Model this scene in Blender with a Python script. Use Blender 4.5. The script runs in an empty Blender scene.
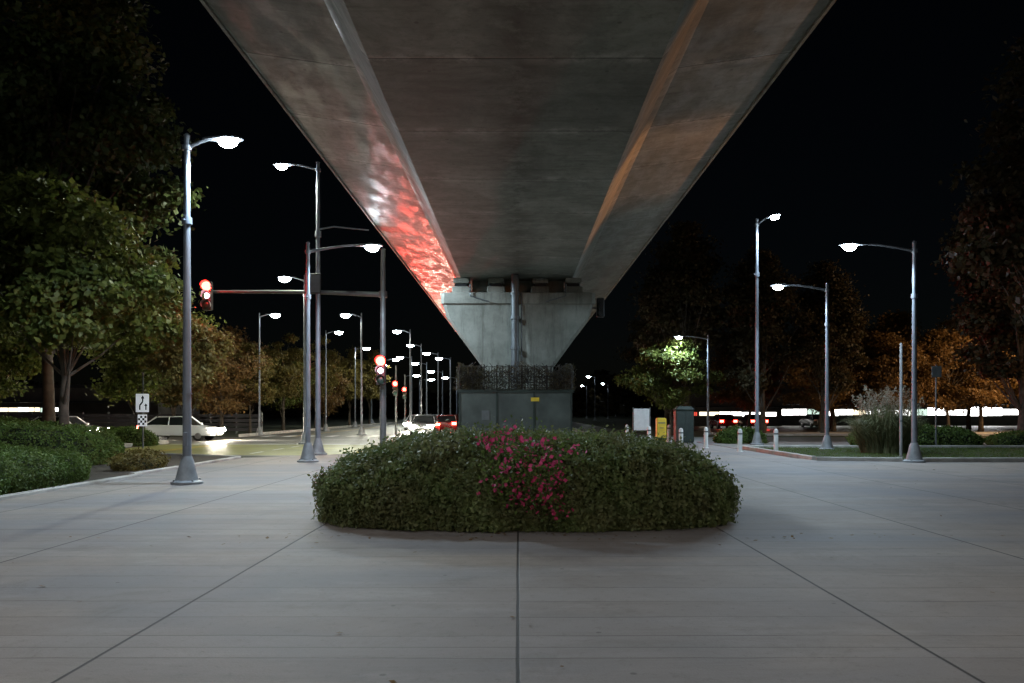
import bpy, math, random
import numpy as np
from mathutils import Vector, Matrix
random.seed(7); rng=np.random.default_rng(7)
sc=bpy.context.scene
F=800.0; HX=518.0; HY=412.0; CH=1.6
def X(px,d): return (px-HX)*d/F
def Z(py,d): return CH+(HY-py)*d/F
# ---------------------------------------------------------------- materials
def nodes(name):
    m=bpy.data.materials.new(name); m.use_nodes=True
    nt=m.node_tree; b=nt.nodes['Principled BSDF']; return m,nt,b
def mth(nt,op,a,b=None,c=None):
    n=nt.nodes.new('ShaderNodeMath'); n.operation=op
    for i,v in enumerate((a,b,c)):
        if v is None: continue
        if isinstance(v,(int,float)): n.inputs[i].default_value=v
        else: nt.links.new(v,n.inputs[i])
    return n.outputs[0]
def noise(nt,vec,scale,detail=4,rough=.55,dist=0):
    n=nt.nodes.new('ShaderNodeTexNoise'); n.inputs['Scale'].default_value=scale
    n.inputs['Detail'].default_value=detail; n.inputs['Roughness'].default_value=rough
    n.inputs['Distortion'].default_value=dist
    if vec is not None: nt.links.new(vec,n.inputs['Vector'])
    return n.outputs['Fac']
def mapping(nt,vec,scale):
    n=nt.nodes.new('ShaderNodeMapping'); n.inputs['Scale'].default_value=scale
    nt.links.new(vec,n.inputs['Vector']); return n.outputs[0]
def mixc(nt,fac,a,b,mode='MIX'):
    n=nt.nodes.new('ShaderNodeMix'); n.data_type='RGBA'; n.blend_type=mode
    for s,v in ((n.inputs[0],fac),(n.inputs[6],a),(n.inputs[7],b)):
        if isinstance(v,(int,float)): s.default_value=v
        elif isinstance(v,tuple): s.default_value=(v[0],v[1],v[2],1)
        else: nt.links.new(v,s)
    return n.outputs[2]
def ramp(nt,v,a,b,c=0.,d=1.):
    n=nt.nodes.new('ShaderNodeMapRange'); nt.links.new(v,n.inputs[0])
    for i,q in ((1,a),(2,b),(3,c),(4,d)):
        if isinstance(q,(int,float)): n.inputs[i].default_value=q
        else: nt.links.new(q,n.inputs[i])
    return n.outputs[0]
def bump(nt,b,h,strength,dist=.01):
    n=nt.nodes.new('ShaderNodeBump'); n.inputs['Strength'].default_value=strength; n.inputs['Distance'].default_value=dist
    nt.links.new(h,n.inputs['Height']); nt.links.new(n.outputs[0],b.inputs['Normal'])
def ocoord(nt):
    t=nt.nodes.new('ShaderNodeTexCoord'); return t.outputs['Object']
def basic(name,col,rough=.5,metal=0.,var=.25,scale=3.,bmp=.1,emit=None,es=0.):
    m,nt,b=nodes(name); o=ocoord(nt)
    f=noise(nt,o,scale); f=ramp(nt,f,.3,.7)
    lo=tuple(c*(1-var) for c in col); hi=tuple(min(1,c*(1+var)) for c in col)
    nt.links.new(mixc(nt,f,lo,hi),b.inputs['Base Color'])
    b.inputs['Roughness'].default_value=rough; b.inputs['Metallic'].default_value=metal
    if bmp: bump(nt,b,noise(nt,o,scale*12),bmp)
    if emit: b.inputs['Emission Color'].default_value=(*emit,1); b.inputs['Emission Strength'].default_value=es
    return m
def leafmat(name,c1,c2,c3=None,rough=.55,dk=.45):
    m,nt,b=nodes(name); g=nt.nodes.new('ShaderNodeNewGeometry'); r=g.outputs['Random Per Island']
    o=ocoord(nt); n=ramp(nt,noise(nt,o,1.3,2),.35,.65)
    c=mixc(nt,r,c1,c2)
    if c3: c=mixc(nt,mth(nt,'MULTIPLY',n,.8),c,c3)
    c=mixc(nt,ramp(nt,noise(nt,o,3.1,2),.35,.65,0,.5),c,(c1[0]*dk,c1[1]*dk,c1[2]*dk))
    nt.links.new(c,b.inputs['Base Color']); b.inputs['Roughness'].default_value=rough
    b.inputs['Specular IOR Level'].default_value=.3
    tr=nt.nodes.new('ShaderNodeBsdfTranslucent'); nt.links.new(c,tr.inputs[0])
    mx=nt.nodes.new('ShaderNodeMixShader'); mx.inputs[0].default_value=.35
    nt.links.new(b.outputs[0],mx.inputs[1]); nt.links.new(tr.outputs[0],mx.inputs[2])
    nt.links.new(mx.outputs[0],nt.nodes['Material Output'].inputs[0]); return m
def m_paving():
    m,nt,b=nodes('paving'); o=ocoord(nt)
    s=nt.nodes.new('ShaderNodeSeparateXYZ'); nt.links.new(o,s.inputs[0]); x,y=s.outputs[0],s.outputs[1]
    wob=mth(nt,'MULTIPLY',mth(nt,'SUBTRACT',noise(nt,mapping(nt,o,(.5,1,1)),1.2,5,.6),.5),.10)
    xw=mth(nt,'ADD',x,mth(nt,'MULTIPLY',wob,.12)); yw=mth(nt,'ADD',y,wob)
    jx=mth(nt,'PINGPONG',xw,1.375); jy=mth(nt,'PINGPONG',yw,.26)
    jm=mth(nt,'PINGPONG',mth(nt,'ADD',y,mth(nt,'MULTIPLY',wob,.1)),2.72)
    mx=ramp(nt,jx,.007,.016,1,0); my=ramp(nt,jy,.003,.014,1,0); mm=ramp(nt,jm,.004,.012,1,0)
    ln=ramp(nt,noise(nt,mapping(nt,o,(.4,3,1)),1.3,5,.75),.40,.58,.15,.9)
    fx=mth(nt,'FLOOR',mth(nt,'DIVIDE',x,2.75)); fy=mth(nt,'FLOOR',mth(nt,'DIVIDE',yw,.52))
    cb=nt.nodes.new('ShaderNodeCombineXYZ'); nt.links.new(fx,cb.inputs[0]); nt.links.new(fy,cb.inputs[1])
    w=nt.nodes.new('ShaderNodeTexWhiteNoise'); w.noise_dimensions='2D'; nt.links.new(cb.outputs[0],w.inputs[0])
    c=mixc(nt,ramp(nt,noise(nt,o,1.4,6,.7),.3,.7),(.29,.25,.215),(.37,.325,.285))
    c=mixc(nt,ramp(nt,noise(nt,mapping(nt,o,(.35,.8,1)),.34,4,.6,.5),.42,.60,0,.8),c,(.205,.215,.235))
    c=mixc(nt,1.0,c,mixc(nt,w.outputs[0],(.87,.86,.86),(1,1,1)),'MULTIPLY')
    g=ramp(nt,noise(nt,mapping(nt,o,(.25,1.6,1)),.9,8,.78,.5),.52,.72,0,.55)
    c=mixc(nt,g,c,(.14,.125,.11))
    st=ramp(nt,noise(nt,o,.9,9,.8,.8),.54,.66,0,.45); c=mixc(nt,st,c,(.13,.115,.10))
    lt=ramp(nt,noise(nt,mapping(nt,o,(.5,1.2,1)),.8,8,.78),.55,.72,0,.4); c=mixc(nt,lt,c,(.47,.44,.41))
    sp=ramp(nt,noise(nt,o,11,7,.8),.55,.72,0,.7); c=mixc(nt,sp,c,(.12,.105,.095))
    gr=noise(nt,o,90,3,.7); c=mixc(nt,ramp(nt,gr,.3,.7,0,.45),c,(.17,.15,.13))
    gum=nt.nodes.new('ShaderNodeTexVoronoi'); gum.inputs['Scale'].default_value=1.9; nt.links.new(o,gum.inputs['Vector'])
    c=mixc(nt,ramp(nt,gum.outputs['Distance'],.03,.05,.6,0),c,(.06,.055,.05))
    c=mixc(nt,mth(nt,'MULTIPLY',mth(nt,'MULTIPLY',my,ln),.65),c,(.06,.05,.045)); c=mixc(nt,mth(nt,'MULTIPLY',mm,.45),c,(.05,.045,.04)); c=mixc(nt,mth(nt,'MULTIPLY',mx,.92),c,(.022,.02,.018))
    nt.links.new(c,b.inputs['Base Color'])
    b.inputs['Roughness'].default_value=.72; b.inputs['Specular IOR Level'].default_value=.35
    h=mth(nt,'SUBTRACT',mth(nt,'MULTIPLY',noise(nt,o,45,5,.7),.5),mth(nt,'ADD',mx,mth(nt,'MULTIPLY',my,.4)))
    bump(nt,b,h,.6,.01); return m
def m_girder():
    m,nt,b=nodes('girder_concrete'); o=ocoord(nt)
    s=nt.nodes.new('ShaderNodeSeparateXYZ'); nt.links.new(o,s.inputs[0]); x,y,z=s.outputs
    seg=2.7
    j=ramp(nt,mth(nt,'PINGPONG',mth(nt,'ADD',y,.4),seg/2),.010,.03,1,0)
    fy=mth(nt,'FLOOR',mth(nt,'DIVIDE',mth(nt,'ADD',y,.4),seg))
    w=nt.nodes.new('ShaderNodeTexWhiteNoise'); w.noise_dimensions='1D'; nt.links.new(fy,w.inputs['W'])
    c=mixc(nt,ramp(nt,noise(nt,o,.8,8,.75,.5),.38,.62),(.17,.185,.155),(.29,.305,.26))
    c=mixc(nt,1.,c,mixc(nt,w.outputs[0],(.76,.76,.76),(1,1,1)),'MULTIPLY')
    st=ramp(nt,noise(nt,mapping(nt,o,(.35,2.5,1)),1.3,8,.8),.51,.66,0,.6); c=mixc(nt,st,c,(.09,.095,.075))
    sm=ramp(nt,noise(nt,o,5,8,.85),.50,.62,0,.5); c=mixc(nt,sm,c,(.10,.105,.085))
    nj=mth(nt,'MULTIPLY',ramp(nt,mth(nt,'PINGPONG',mth(nt,'ADD',y,.4),seg/2),.0,.25,1,0),ramp(nt,noise(nt,o,2.4,6,.75),.47,.60))
    c=mixc(nt,mth(nt,'MULTIPLY',nj,.6),c,(.50,.49,.43))
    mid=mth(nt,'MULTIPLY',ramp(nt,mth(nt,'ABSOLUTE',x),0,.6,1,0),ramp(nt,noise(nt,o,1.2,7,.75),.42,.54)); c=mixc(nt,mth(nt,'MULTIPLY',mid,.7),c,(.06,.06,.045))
    hx=mth(nt,'PINGPONG',x,.6); hy=mth(nt,'PINGPONG',y,.675)
    d=mth(nt,'SQRT',mth(nt,'ADD',mth(nt,'MULTIPLY',hx,hx),mth(nt,'MULTIPLY',hy,hy)))
    hole=ramp(nt,d,.02,.035,1,0); c=mixc(nt,mth(nt,'MULTIPLY',hole,.6),c,(.07,.07,.06))
    c=mixc(nt,mth(nt,'MULTIPLY',j,.62),c,(.05,.05,.04))
    nt.links.new(c,b.inputs['Base Color'])
    ax=mth(nt,'ABSOLUTE',x); pt=ramp(nt,noise(nt,mapping(nt,o,(2.2,.7,1)),1.1,4,.7),.42,.56,.40,.66)
    nt.links.new(ramp(nt,ax,2.55,2.65,.75,pt),b.inputs['Roughness'])
    b.inputs['Specular IOR Level'].default_value=.32
    bump(nt,b,mth(nt,'SUBTRACT',mth(nt,'MULTIPLY',noise(nt,mapping(nt,o,(1,.6,1)),6,6,.7),.6),j),.3,.02); return m
def m_pier():
    m,nt,b=nodes('pier_concrete'); o=ocoord(nt)
    c=mixc(nt,ramp(nt,noise(nt,o,.9,8,.72),.36,.64),(.16,.165,.135),(.29,.295,.25))
    st=ramp(nt,noise(nt,mapping(nt,o,(3.,3.,.3)),1.3,7,.78),.50,.68,0,.7); c=mixc(nt,st,c,(.085,.085,.065))
    nt.links.new(c,b.inputs['Base Color']); b.inputs['Roughness'].default_value=.75
    bump(nt,b,noise(nt,o,9,6),.3,.02); return m
def m_asphalt(name='asphalt',c1=(.05,.05,.048),c2=(.12,.115,.09)):
    m,nt,b=nodes(name); o=ocoord(nt)
    c=mixc(nt,ramp(nt,noise(nt,o,.3,6,.65),.35,.65),c1,c2)
    c=mixc(nt,ramp(nt,noise(nt,o,40,3),.4,.7,0,.4),c,(.12,.12,.12)); nt.links.new(c,b.inputs['Base Color'])
    b.inputs['Roughness'].default_value=.45; bump(nt,b,noise(nt,o,50,3),.4,.01); return m
M={}
M['paving']=m_paving(); M['girder']=m_girder(); M['pier']=m_pier(); M['asphalt']=m_asphalt()
M['lamptint']=m_asphalt('lamp_tinted_asphalt',(.17,.17,.04),(.36,.35,.09))  # asphalt coloured yellow to stand for lamp light on the road
M['ground']=basic('dark_soil_grass',(.030,.040,.018),.9,scale=.8,var=.5,bmp=.5)
M['grass']=basic('mown_grass',(.035,.045,.018),.95,scale=2.5,var=.6,bmp=.8)
M['soil']=basic('planter_soil',(.04,.03,.02),.95,scale=4,var=.4,bmp=.8)
M['kerb']=basic('kerb_concrete',(.38,.36,.33),.8,scale=2,var=.25)
M['paint']=basic('road_paint',(.7,.7,.68),.6,scale=3,var=.2)
M['ypaint']=basic('yellow_road_paint',(.65,.42,.05),.6,scale=3,var=.2)
M['pole']=basic('painted_pole_steel',(.18,.20,.23),.5,metal=.3,scale=2,var=.15,bmp=.03)
M['galv']=basic('dark_galvanised_steel',(.13,.14,.14),.5,metal=.5,scale=3,var=.2,bmp=.05)
M['base']=basic('lamp_base_metal',(.22,.23,.24),.6,metal=.2,scale=5,var=.25,bmp=.1)
M['lens']=basic('lamp_lens_lit',(.8,.85,.9),.2,bmp=0,emit=(.80,.93,1.),es=170)
M['lensfar']=basic('far_lamp_lens_lit',(.8,.85,.9),.2,bmp=0,emit=(.85,.95,1.),es=90)
M['red']=basic('red_signal_lit',(.5,.02,.01),.3,bmp=0,emit=(1.,.012,.008),es=110)
M['pale']=basic('pale_transit_signal_lit',(.5,.5,.6),.3,bmp=0,emit=(.75,.85,1.),es=12)
M['amberoff']=basic('amber_signal_unlit',(.05,.03,.01),.3,bmp=0)
M['greenoff']=basic('green_signal_unlit',(.01,.04,.03),.3,bmp=0)
M['black']=basic('black_enamel',(.015,.015,.015),.55,scale=4,bmp=.02)
M['sighou']=basic('dark_signal_housing',(.018,.018,.018),.6,scale=4,bmp=.02)
M['visor']=basic('signal_visor',(.20,.17,.17),.5,scale=4,bmp=.02)
M['white']=basic('white_reflective_paint',(.75,.75,.73),.5,scale=4,var=.1,bmp=.02)
M['sheetglow']=basic('self_lit_sign_sheeting',(.80,.80,.80),.4,scale=4,var=.05,bmp=0,emit=(.9,.95,1.),es=.38)  # emission stands in for light thrown back; the plate is no lamp
M['grey']=basic('grey_painted_steel',(.22,.22,.22),.5,scale=4,var=.1,bmp=.02)
M['yellow']=basic('yellow_plastic',(.75,.52,.04),.45,scale=4,var=.15,bmp=.02)
M['cab']=basic('green_grey_cladding',(.070,.082,.070),.65,scale=1.6,var=.35,bmp=.08)
M['cabdark']=basic('dark_green_metal',(.02,.032,.025),.5,scale=3,var=.3,bmp=.05)
M['wire']=basic('rusty_wire',(.030,.025,.020),.7,metal=.2,scale=6,var=.4,bmp=.05)
M['bark']=basic('tree_bark',(.07,.055,.04),.9,scale=5,var=.4,bmp=.9)
M['wall']=basic('building_render',(.12,.11,.10),.8,scale=.6,var=.25,bmp=.1)
M['roof']=basic('building_roof',(.04,.04,.045),.8,scale=.6)
M['shop']=basic('lit_shop_glass',(.6,.6,.55),.3,scale=1.2,bmp=0,emit=(1.,.98,.93),es=5)
M['shopx']=basic('very_bright_shop_glass',(.6,.6,.55),.3,scale=1.2,bmp=0,emit=(1.,1.,1.),es=12)
M['shopw']=basic('warm_lit_shop_glass',(.6,.5,.3),.3,scale=1.2,bmp=0,emit=(1.,.85,.60),es=2.2)
M['shopd']=basic('greenish_lit_shop_glass',(.5,.5,.45),.3,scale=1.2,bmp=0,emit=(.75,1.,.85),es=1.1)
M['shopr']=basic('red_lit_shop_panel',(.5,.1,.1),.3,scale=1.2,bmp=0,emit=(1.,.10,.06),es=1.0)
M['shopb']=basic('blue_lit_shop_panel',(.1,.3,.5),.3,scale=1.2,bmp=0,emit=(.35,.75,1.),es=1.0)
M['tyre']=basic('tyre_rubber',(.02,.02,.02),.85,scale=6)
M['rim']=basic('alloy_rim',(.4,.4,.42),.35,metal=.8,scale=6)
M['glass']=basic('car_glass',(.015,.018,.02),.08,scale=2,bmp=0)
M['head']=basic('headlight_lit',(.9,.9,.85),.2,bmp=0,emit=(1.,.90,.72),es=500)
M['tail']=basic('taillight_lit',(.5,.02,.02),.3,bmp=0,emit=(1.,.03,.02),es=60)
M['carw']=basic('white_car_paint',(.72,.73,.75),.25,scale=1.,var=.06,bmp=0)
M['carg']=basic('grey_car_paint',(.12,.13,.14),.25,scale=1.,var=.1,bmp=0)
M['carr']=basic('dark_red_car_paint',(.16,.02,.02),.25,scale=1.,var=.1,bmp=0)
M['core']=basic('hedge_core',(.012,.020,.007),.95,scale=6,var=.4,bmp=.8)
M['leafA']=leafmat('boxwood_leaves',(.10,.165,.045),(.235,.29,.12),(.18,.175,.085),dk=.35)
M['leafB']=leafmat('hedge_leaves',(.08,.15,.026),(.16,.24,.055),(.10,.13,.035))
M['leafT']=leafmat('maple_leaves',(.07,.11,.020),(.20,.225,.052),(.11,.115,.025),dk=.3)
M['leafN']=leafmat('shaded_maple_leaves',(.035,.058,.016),(.085,.11,.03),(.05,.07,.02),dk=.3)  # darker copy of the maple leaves, shade above the lamps painted in
M['leafD']=leafmat('dark_tree_leaves',(.035,.036,.015),(.08,.07,.03),(.08,.045,.02))
M['leafO']=leafmat('autumn_leaves',(.16,.085,.028),(.28,.16,.055),(.13,.09,.03))
M['leafY']=leafmat('yellowing_leaves',(.14,.12,.03),(.23,.18,.05),(.13,.10,.03))
M['pink']=leafmat('pink_petals',(.60,.045,.18),(.80,.15,.34),(.60,.05,.16),dk=.75)
M['plume']=leafmat('dry_plume',(.30,.26,.19),(.42,.38,.28))
M['blade']=leafmat('grass_blades',(.12,.135,.06),(.24,.24,.13))
# ---------------------------------------------------------------- mesh builder
class MB:
    def __init__(s): s.v=[];s.f=[];s.m=[]
    def loft(s,rings,mi=0,caps=True,closed=True):
        o=len(s.v); n=len(rings[0])
        for r in rings: s.v+= [tuple(p) for p in r]
        for i in range(len(rings)-1):
            for k in range(n if closed else n-1):
                a=o+i*n+k; b=o+i*n+(k+1)%n; s.f.append((a,b,b+n,a+n)); s.m.append(mi)
        if caps:
            s.f.append(tuple(o+k for k in reversed(range(n)))); s.m.append(mi)
            e=o+(len(rings)-1)*n; s.f.append(tuple(e+k for k in range(n))); s.m.append(mi)
        return s
    def box(s,c,d,mi=0,bev=0.,tx=1.,ty=1.):
        x,y,z=c; a,b,h=d[0]/2,d[1]/2,d[2]/2
        def ring(zz,ax,by,q):
            q=min(q,ax*.9,by*.9)
            return [(x-ax+q,y-by,zz),(x+ax-q,y-by,zz),(x+ax,y-by+q,zz),(x+ax,y+by-q,zz),(x+ax-q,y+by,zz),(x-ax+q,y+by,zz),(x-ax,y+by-q,zz),(x-ax,y-by+q,zz)]
        if bev>0:
            e=bev; s.loft([ring(z-h,a-e,b-e,e),ring(z-h+e,a,b,e),ring(z+h-e,a*tx,b*ty,e),ring(z+h,a*tx-e,b*ty-e,e)],mi)
        else:
            def r4(zz,ax,by): return [(x-ax,y-by,zz),(x+ax,y-by,zz),(x+ax,y+by,zz),(x-ax,y+by,zz)]
            s.loft([r4(z-h,a,b),r4(z+h,a*tx,b*ty)],mi)
        return s
    def tube(s,pts,rad,seg=12,mi=0,sx=1.):
        pts=[Vector(p) for p in pts]; rings=[]
        if not hasattr(rad,'__len__'): rad=[rad]*len(pts)
        for i,p in enumerate(pts):
            t=(pts[min(i+1,len(pts)-1)]-pts[max(i-1,0)])
            t.normalize()
            ref=Vector((0,1,0)) if abs(t.y)<.8 else Vector((1,0,0))
            u=t.cross(ref).normalized(); w=t.cross(u).normalized()
            rings.append([p+(u*math.cos(2*math.pi*k/seg)+w*math.sin(2*math.pi*k/seg)*sx)*rad[i] for k in range(seg)])
        return s.loft(rings,mi)
    def poly(s,pts,mi=0):
        o=len(s.v); s.v+=[tuple(p) for p in pts]; s.f.append(tuple(range(o,o+len(pts)))); s.m.append(mi); return s
    def obj(s,name,mats,parent=None,loc=(0,0,0),smooth=False):
        me=bpy.data.meshes.new(name); me.from_pydata([tuple(map(float,p)) for p in s.v],[],s.f)
        for q in (mats if isinstance(mats,(list,tuple)) else [mats]): me.materials.append(M[q])
        me.polygons.foreach_set('material_index',s.m)
        import bmesh
        bm=bmesh.new(); bm.from_mesh(me); bmesh.ops.recalc_face_normals(bm,faces=bm.faces); bm.to_mesh(me); bm.free()
        if smooth:
            me.polygons.foreach_set('use_smooth',[True]*len(me.polygons))
            try: me.set_sharp_from_angle(angle=math.radians(40))
            except Exception: pass
        o=bpy.data.objects.new(name,me); sc.collection.objects.link(o); o.location=loc
        if parent: o.parent=parent
        return o
def quads(name,C,U,V,mat,parent=None,loc=(0,0,0)):
    n=len(C); P=np.empty((n,4,3),dtype=np.float32)
    P[:,0]=C-U; P[:,1]=C+V-U*.1; P[:,2]=C+U; P[:,3]=C-V-U*.1
    me=bpy.data.meshes.new(name); me.vertices.add(n*4); me.vertices.foreach_set('co',P.ravel())
    me.loops.add(n*4); me.loops.foreach_set('vertex_index',np.arange(n*4,dtype=np.int32))
    me.polygons.add(n); me.polygons.foreach_set('loop_start',np.arange(0,n*4,4,dtype=np.int32))
    try: me.polygons.foreach_set('loop_total',np.full(n,4,dtype=np.int32))
    except Exception: pass
    me.update(calc_edges=True); me.validate(); me.materials.append(M[mat])
    o=bpy.data.objects.new(name,me); sc.collection.objects.link(o); o.location=loc
    if parent: o.parent=parent
    return o
def unit(a): return a/np.maximum(np.linalg.norm(a,axis=1,keepdims=True),1e-6)
def leaves(name,C,Nrm,L,W,mat,parent=None,loc=(0,0,0),spread=.8):
    n=len(C); r=rng.normal(size=(n,3)); nn=unit(Nrm+spread*r)
    u=unit(np.cross(nn,rng.normal(size=(n,3)))); v=np.cross(nn,u); k=rng.uniform(.6,1.3,(n,1))
    return quads(name,C,u*L*k/2,v*W*k/2,mat,parent,loc)
def thing(name,label,cat,loc=(0,0,0),group=None,rz=0.):
    e=bpy.data.objects.new(name,None); e.empty_display_size=.3; sc.collection.objects.link(e)
    e.location=loc; e.rotation_euler[2]=rz; e['label']=label; e['category']=cat
    if group: e['group']=group
    return e
def dup(e,loc,rz=None,s=None,label=None,group=None,skip=()):
    def rec(o,par):
        c=o.copy(); sc.collection.objects.link(c)
        if par is not None: c.parent=par; c.matrix_parent_inverse=Matrix()
        for ch in o.children:
            if ch.type=='LIGHT' and 'light' in skip: continue
            rec(ch,c)
        return c
    c=rec(e,None); c.location=loc
    if rz is not None: c.rotation_euler[2]=rz
    if s is not None: c.scale=s if hasattr(s,'__len__') else (s,s,s)
    if label: c['label']=label
    if group: c['group']=group
    return c
def structure(o): o['kind']='structure'; return o
def stuff(o,label,cat): o['kind']='stuff'; o['label']=label; o['category']=cat; return o
def aim(o,d): o.rotation_euler=Vector(d).to_track_quat('-Z','Y').to_euler()
def light(name,kind,loc,power,col,parent=None,size=.15,cone=165,blend=.35,d=(0,0,-1)):
    l=bpy.data.lights.new(name,kind); l.energy=power; l.color=col
    if kind!='SUN': l.shadow_soft_size=size
    if kind=='SPOT': l.spot_size=math.radians(cone); l.spot_blend=blend
    o=bpy.data.objects.new(name,l); sc.collection.objects.link(o); o.location=loc; aim(o,d)
    if parent: o.parent=parent
    return o
# ---------------------------------------------------------------- setting
def slab(name,pts,z0,z1,mats,m_top=0,m_side=0):
    b=MB(); n=len(pts)
    b.poly([(x,y,z1) for x,y in pts],m_top)
    if z0 is not None:
        for i in range(n):
            a,c=pts[i],pts[(i+1)%n]; b.poly([(a[0],a[1],z0),(c[0],c[1],z0),(c[0],c[1],z1),(a[0],a[1],z1)],m_side)
    return structure(b.obj(name,mats))
slab('ground',[(-700,-200),(700,-200),(700,900),(-700,900)],None,-.13,['ground'])
slab('road',[(-19,31),(-6.2,31),(-6.2,500),(-19,500)],None,-.120,['asphalt'])
slab('road',[(-18.6,32.5),(-6.6,31.4),(-6.6,42),(-18.6,42)],None,-.116,['lamptint'])  # lamp-lit stretch of road, its yellow light put into the colour
slab('road',[(-160,44),(160,44),(160,55),(-160,55)],None,-.124,['asphalt'])
slab('road',[(5.8,55.2),(9.6,55.2),(9.6,500),(5.8,500)],None,-.120,['asphalt'])
slab('road',[(17,64),(140,64),(140,99),(17,99)],None,-.116,['asphalt'])
pv=[(-9.3,-25),(40,-25),(40,25.5),(12.5,25.5),(9.6,27.5),(9.4,43),(-5.6,43),(-5.8,31.5),(-7.5,29.5),(-9.6,28),(-9.6,20)]
slab('pavement',pv,-.2,0,['paving','kerb'],0,1)
slab('pavement',[(-5.5,56),(5.5,56),(5.5,400),(-5.5,400)],-.2,0,['kerb'])
slab('pavement',[(15,58.5),(60,58.5),(60,63.5),(15,63.5)],-.2,0,['kerb'])
slab('path',[(9.6,35.5),(60,35.5),(60,43),(9.6,43)],-.2,-.002,['paving'])
slab('lawn',[(10,26.4),(12.6,25.9),(60,25.9),(60,35.2),(10,35.2)],-.2,.03,['grass'])
k=MB()
def kerbrun(b,a,c,w=.16,z0=-.13,z1=.13):
    a=Vector((*a,0));c=Vector((*c,0)); t=(c-a).normalized(); n=Vector((-t.y,t.x,0))*w/2
    def ring(p): return [p-n+Vector((0,0,z0)),p+n+Vector((0,0,z0)),p+n+Vector((0,0,z1-.02)),p+n*.7+Vector((0,0,z1)),p-n*.7+Vector((0,0,z1)),p-n+Vector((0,0,z1-.02))]
    b.loft([ring(a),ring(c)])
for a,c in [((12.55,25.8),(60,25.8)),((9.8,26.3),(12.4,25.85)),((9.85,26.6),(9.85,35.2)),((9.9,35.3),(60,35.3))]: kerbrun(k,a,c)
structure(k.obj('kerb',['kerb']))
k=MB()
for a,c in [((-9.45,-20),(-9.45,19.9)),((-9.7,20.1),(-9.7,27.8)),((-9.8,28.1),(-19,33)),((-19.2,33),(-19.2,43.8)),((-19.2,55.2),(-19.2,300)),((-5.7,56),(-5.7,400))]: kerbrun(k,a,c,z1=.07)
structure(k.obj('kerb',['kerb']))
slab('soil',[(-60,-20),(-9.55,-20),(-9.8,28),(-19.3,33),(-60,43)],-.2,.03,['soil'])
n=26000; P=np.empty((n,3)); P[:,0]=rng.uniform(10,34,n); P[:,1]=rng.uniform(26.4,35,n); P[:,2]=.055
lv=leaves('grass_tufts',P,np.tile([0,-1.,.25],(n,1)),.10,.012,'leafB',spread=.5); stuff(lv,'short dark mown grass on the kerbed island','grass')
mk=MB()
def mark(x0,y0,x1,y1,z=-.112): mk.poly([(x0,y0,z),(x1,y0,z),(x1,y1,z),(x0,y1,z)])
for y in range(62,240,9): mark(-12.6,y,-12.45,y+3); mark(-9.4,y,-9.25,y+3)
for y in (33,36,39): mark(-11.1,y,-10.95,y+1.6)
mark(-18.5,42.3,-6.6,42.8)
for i in range(8): mark(-18+i*1.5,55.6,-17.4+i*1.5,58)
for i in range(12): mark(-60+i*6,49.4,-57+i*6,49.55,-.118)
for i in range(9): mark(26+i*5,84,26.1+i*5,89,-.110)
structure(mk.obj('road_marking',['paint']))
mk=MB(); mark(-15.9,32.9,-15.78,43); mark(-15.6,32.9,-15.48,43); mark(-15.9,56,-15.78,300); mark(-6.9,31.9,-6.75,43.5)
structure(mk.obj('road_marking',['ypaint']))
# ---------------------------------------------------------------- guideway
gw=thing('elevated_guideway','long grey concrete box-girder rail viaduct with wide overhanging wings','viaduct')
g=MB()
sec=[(-1.95,6.2),(1.87,6.2),(1.95,6.28),(2.46,7.12),(2.62,7.24),(4.5,7.50),(4.58,7.56),(4.58,8.9),(4.35,8.9),(4.35,7.9),(-4.35,7.9),(-4.35,8.9),(-4.58,8.9),(-4.58,7.56),(-4.5,7.50),(-2.66,7.24),(-2.52,7.12),(-2.03,6.28)]
ys=[-40]+[y for y in np.arange(-20,400,40)]
g.loft([[(x,y,z) for x,z in sec] for y in ys]); 
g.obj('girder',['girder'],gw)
e=MB()
for sx in (-1,1): e.box((sx*4.5,180,7.47),(.05,440,.05))
e.obj('drip_edge',['pier'],gw)
def pier(y,det=True):
    p=thing('viaduct_pier','flared grey concrete pier carrying the elevated guideway','pier',(0,y,0),'piers under the guideway')
    b=MB()
    def ring(z,hx,hy,c=.12): return [(-hx+c,-hy,z),(hx-c,-hy,z),(hx,-hy+c,z),(hx,hy-c,z),(hx-c,hy,z),(-hx+c,hy,z),(-hx,hy-c,z),(-hx,-hy+c,z)]
    b.loft([ring(-.1,1.2,1.0),ring(3.1,1.2,1.0),ring(4.74,2.40,1.08),ring(5.22,2.54,1.1),ring(5.26,2.60,1.16),ring(5.60,2.60,1.16),ring(5.63,2.56,1.12)])
    b.obj('column',['pier'],p)
    if det:
        for x in (-1.95,-.75,.75,1.9):
            b=MB(); b.box((x,-.3,5.76),(.62,.9,.27),bev=.03).box((x,-.3,5.95),(.42,.7,.12),1,bev=.02).box((x,-.3,6.1),(.55,.8,.18),bev=.02)
            b.obj('bearing',['pier','black'],p)
        b=MB(); b.box((0,.2,5.9),(3.2,.5,.6)); b.obj('diaphragm',['pier'],p)
        b=MB(); b.tube([(-.1,-1.30,0),(-.1,-1.30,6.55)],.13,16)
        for z in (3.7,4.7,5.5): b.tube([(-.1,-1.30,z),(-.1,-1.30,z+.09)],.17,16); b.box((-.1,-1.13,z+.045),(.2,.1,.06))
        b.obj('drain_pipe',['galv'],p,smooth=True)
        b=MB()
        for s in (-1,1): b.tube([(s*.95,-1.2,5.3),(s*1.6,-1.22,5.5),(s*1.6,-1.2,5.9)],.02,8)
        b.tube([(.12,-1.2,3.3),(.12,-1.2,5.6)],.025,8)
        b.obj('conduit',['galv'],p)
    return p
pier(28.05)
for y in (63,98,133): pier(y,False)
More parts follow.
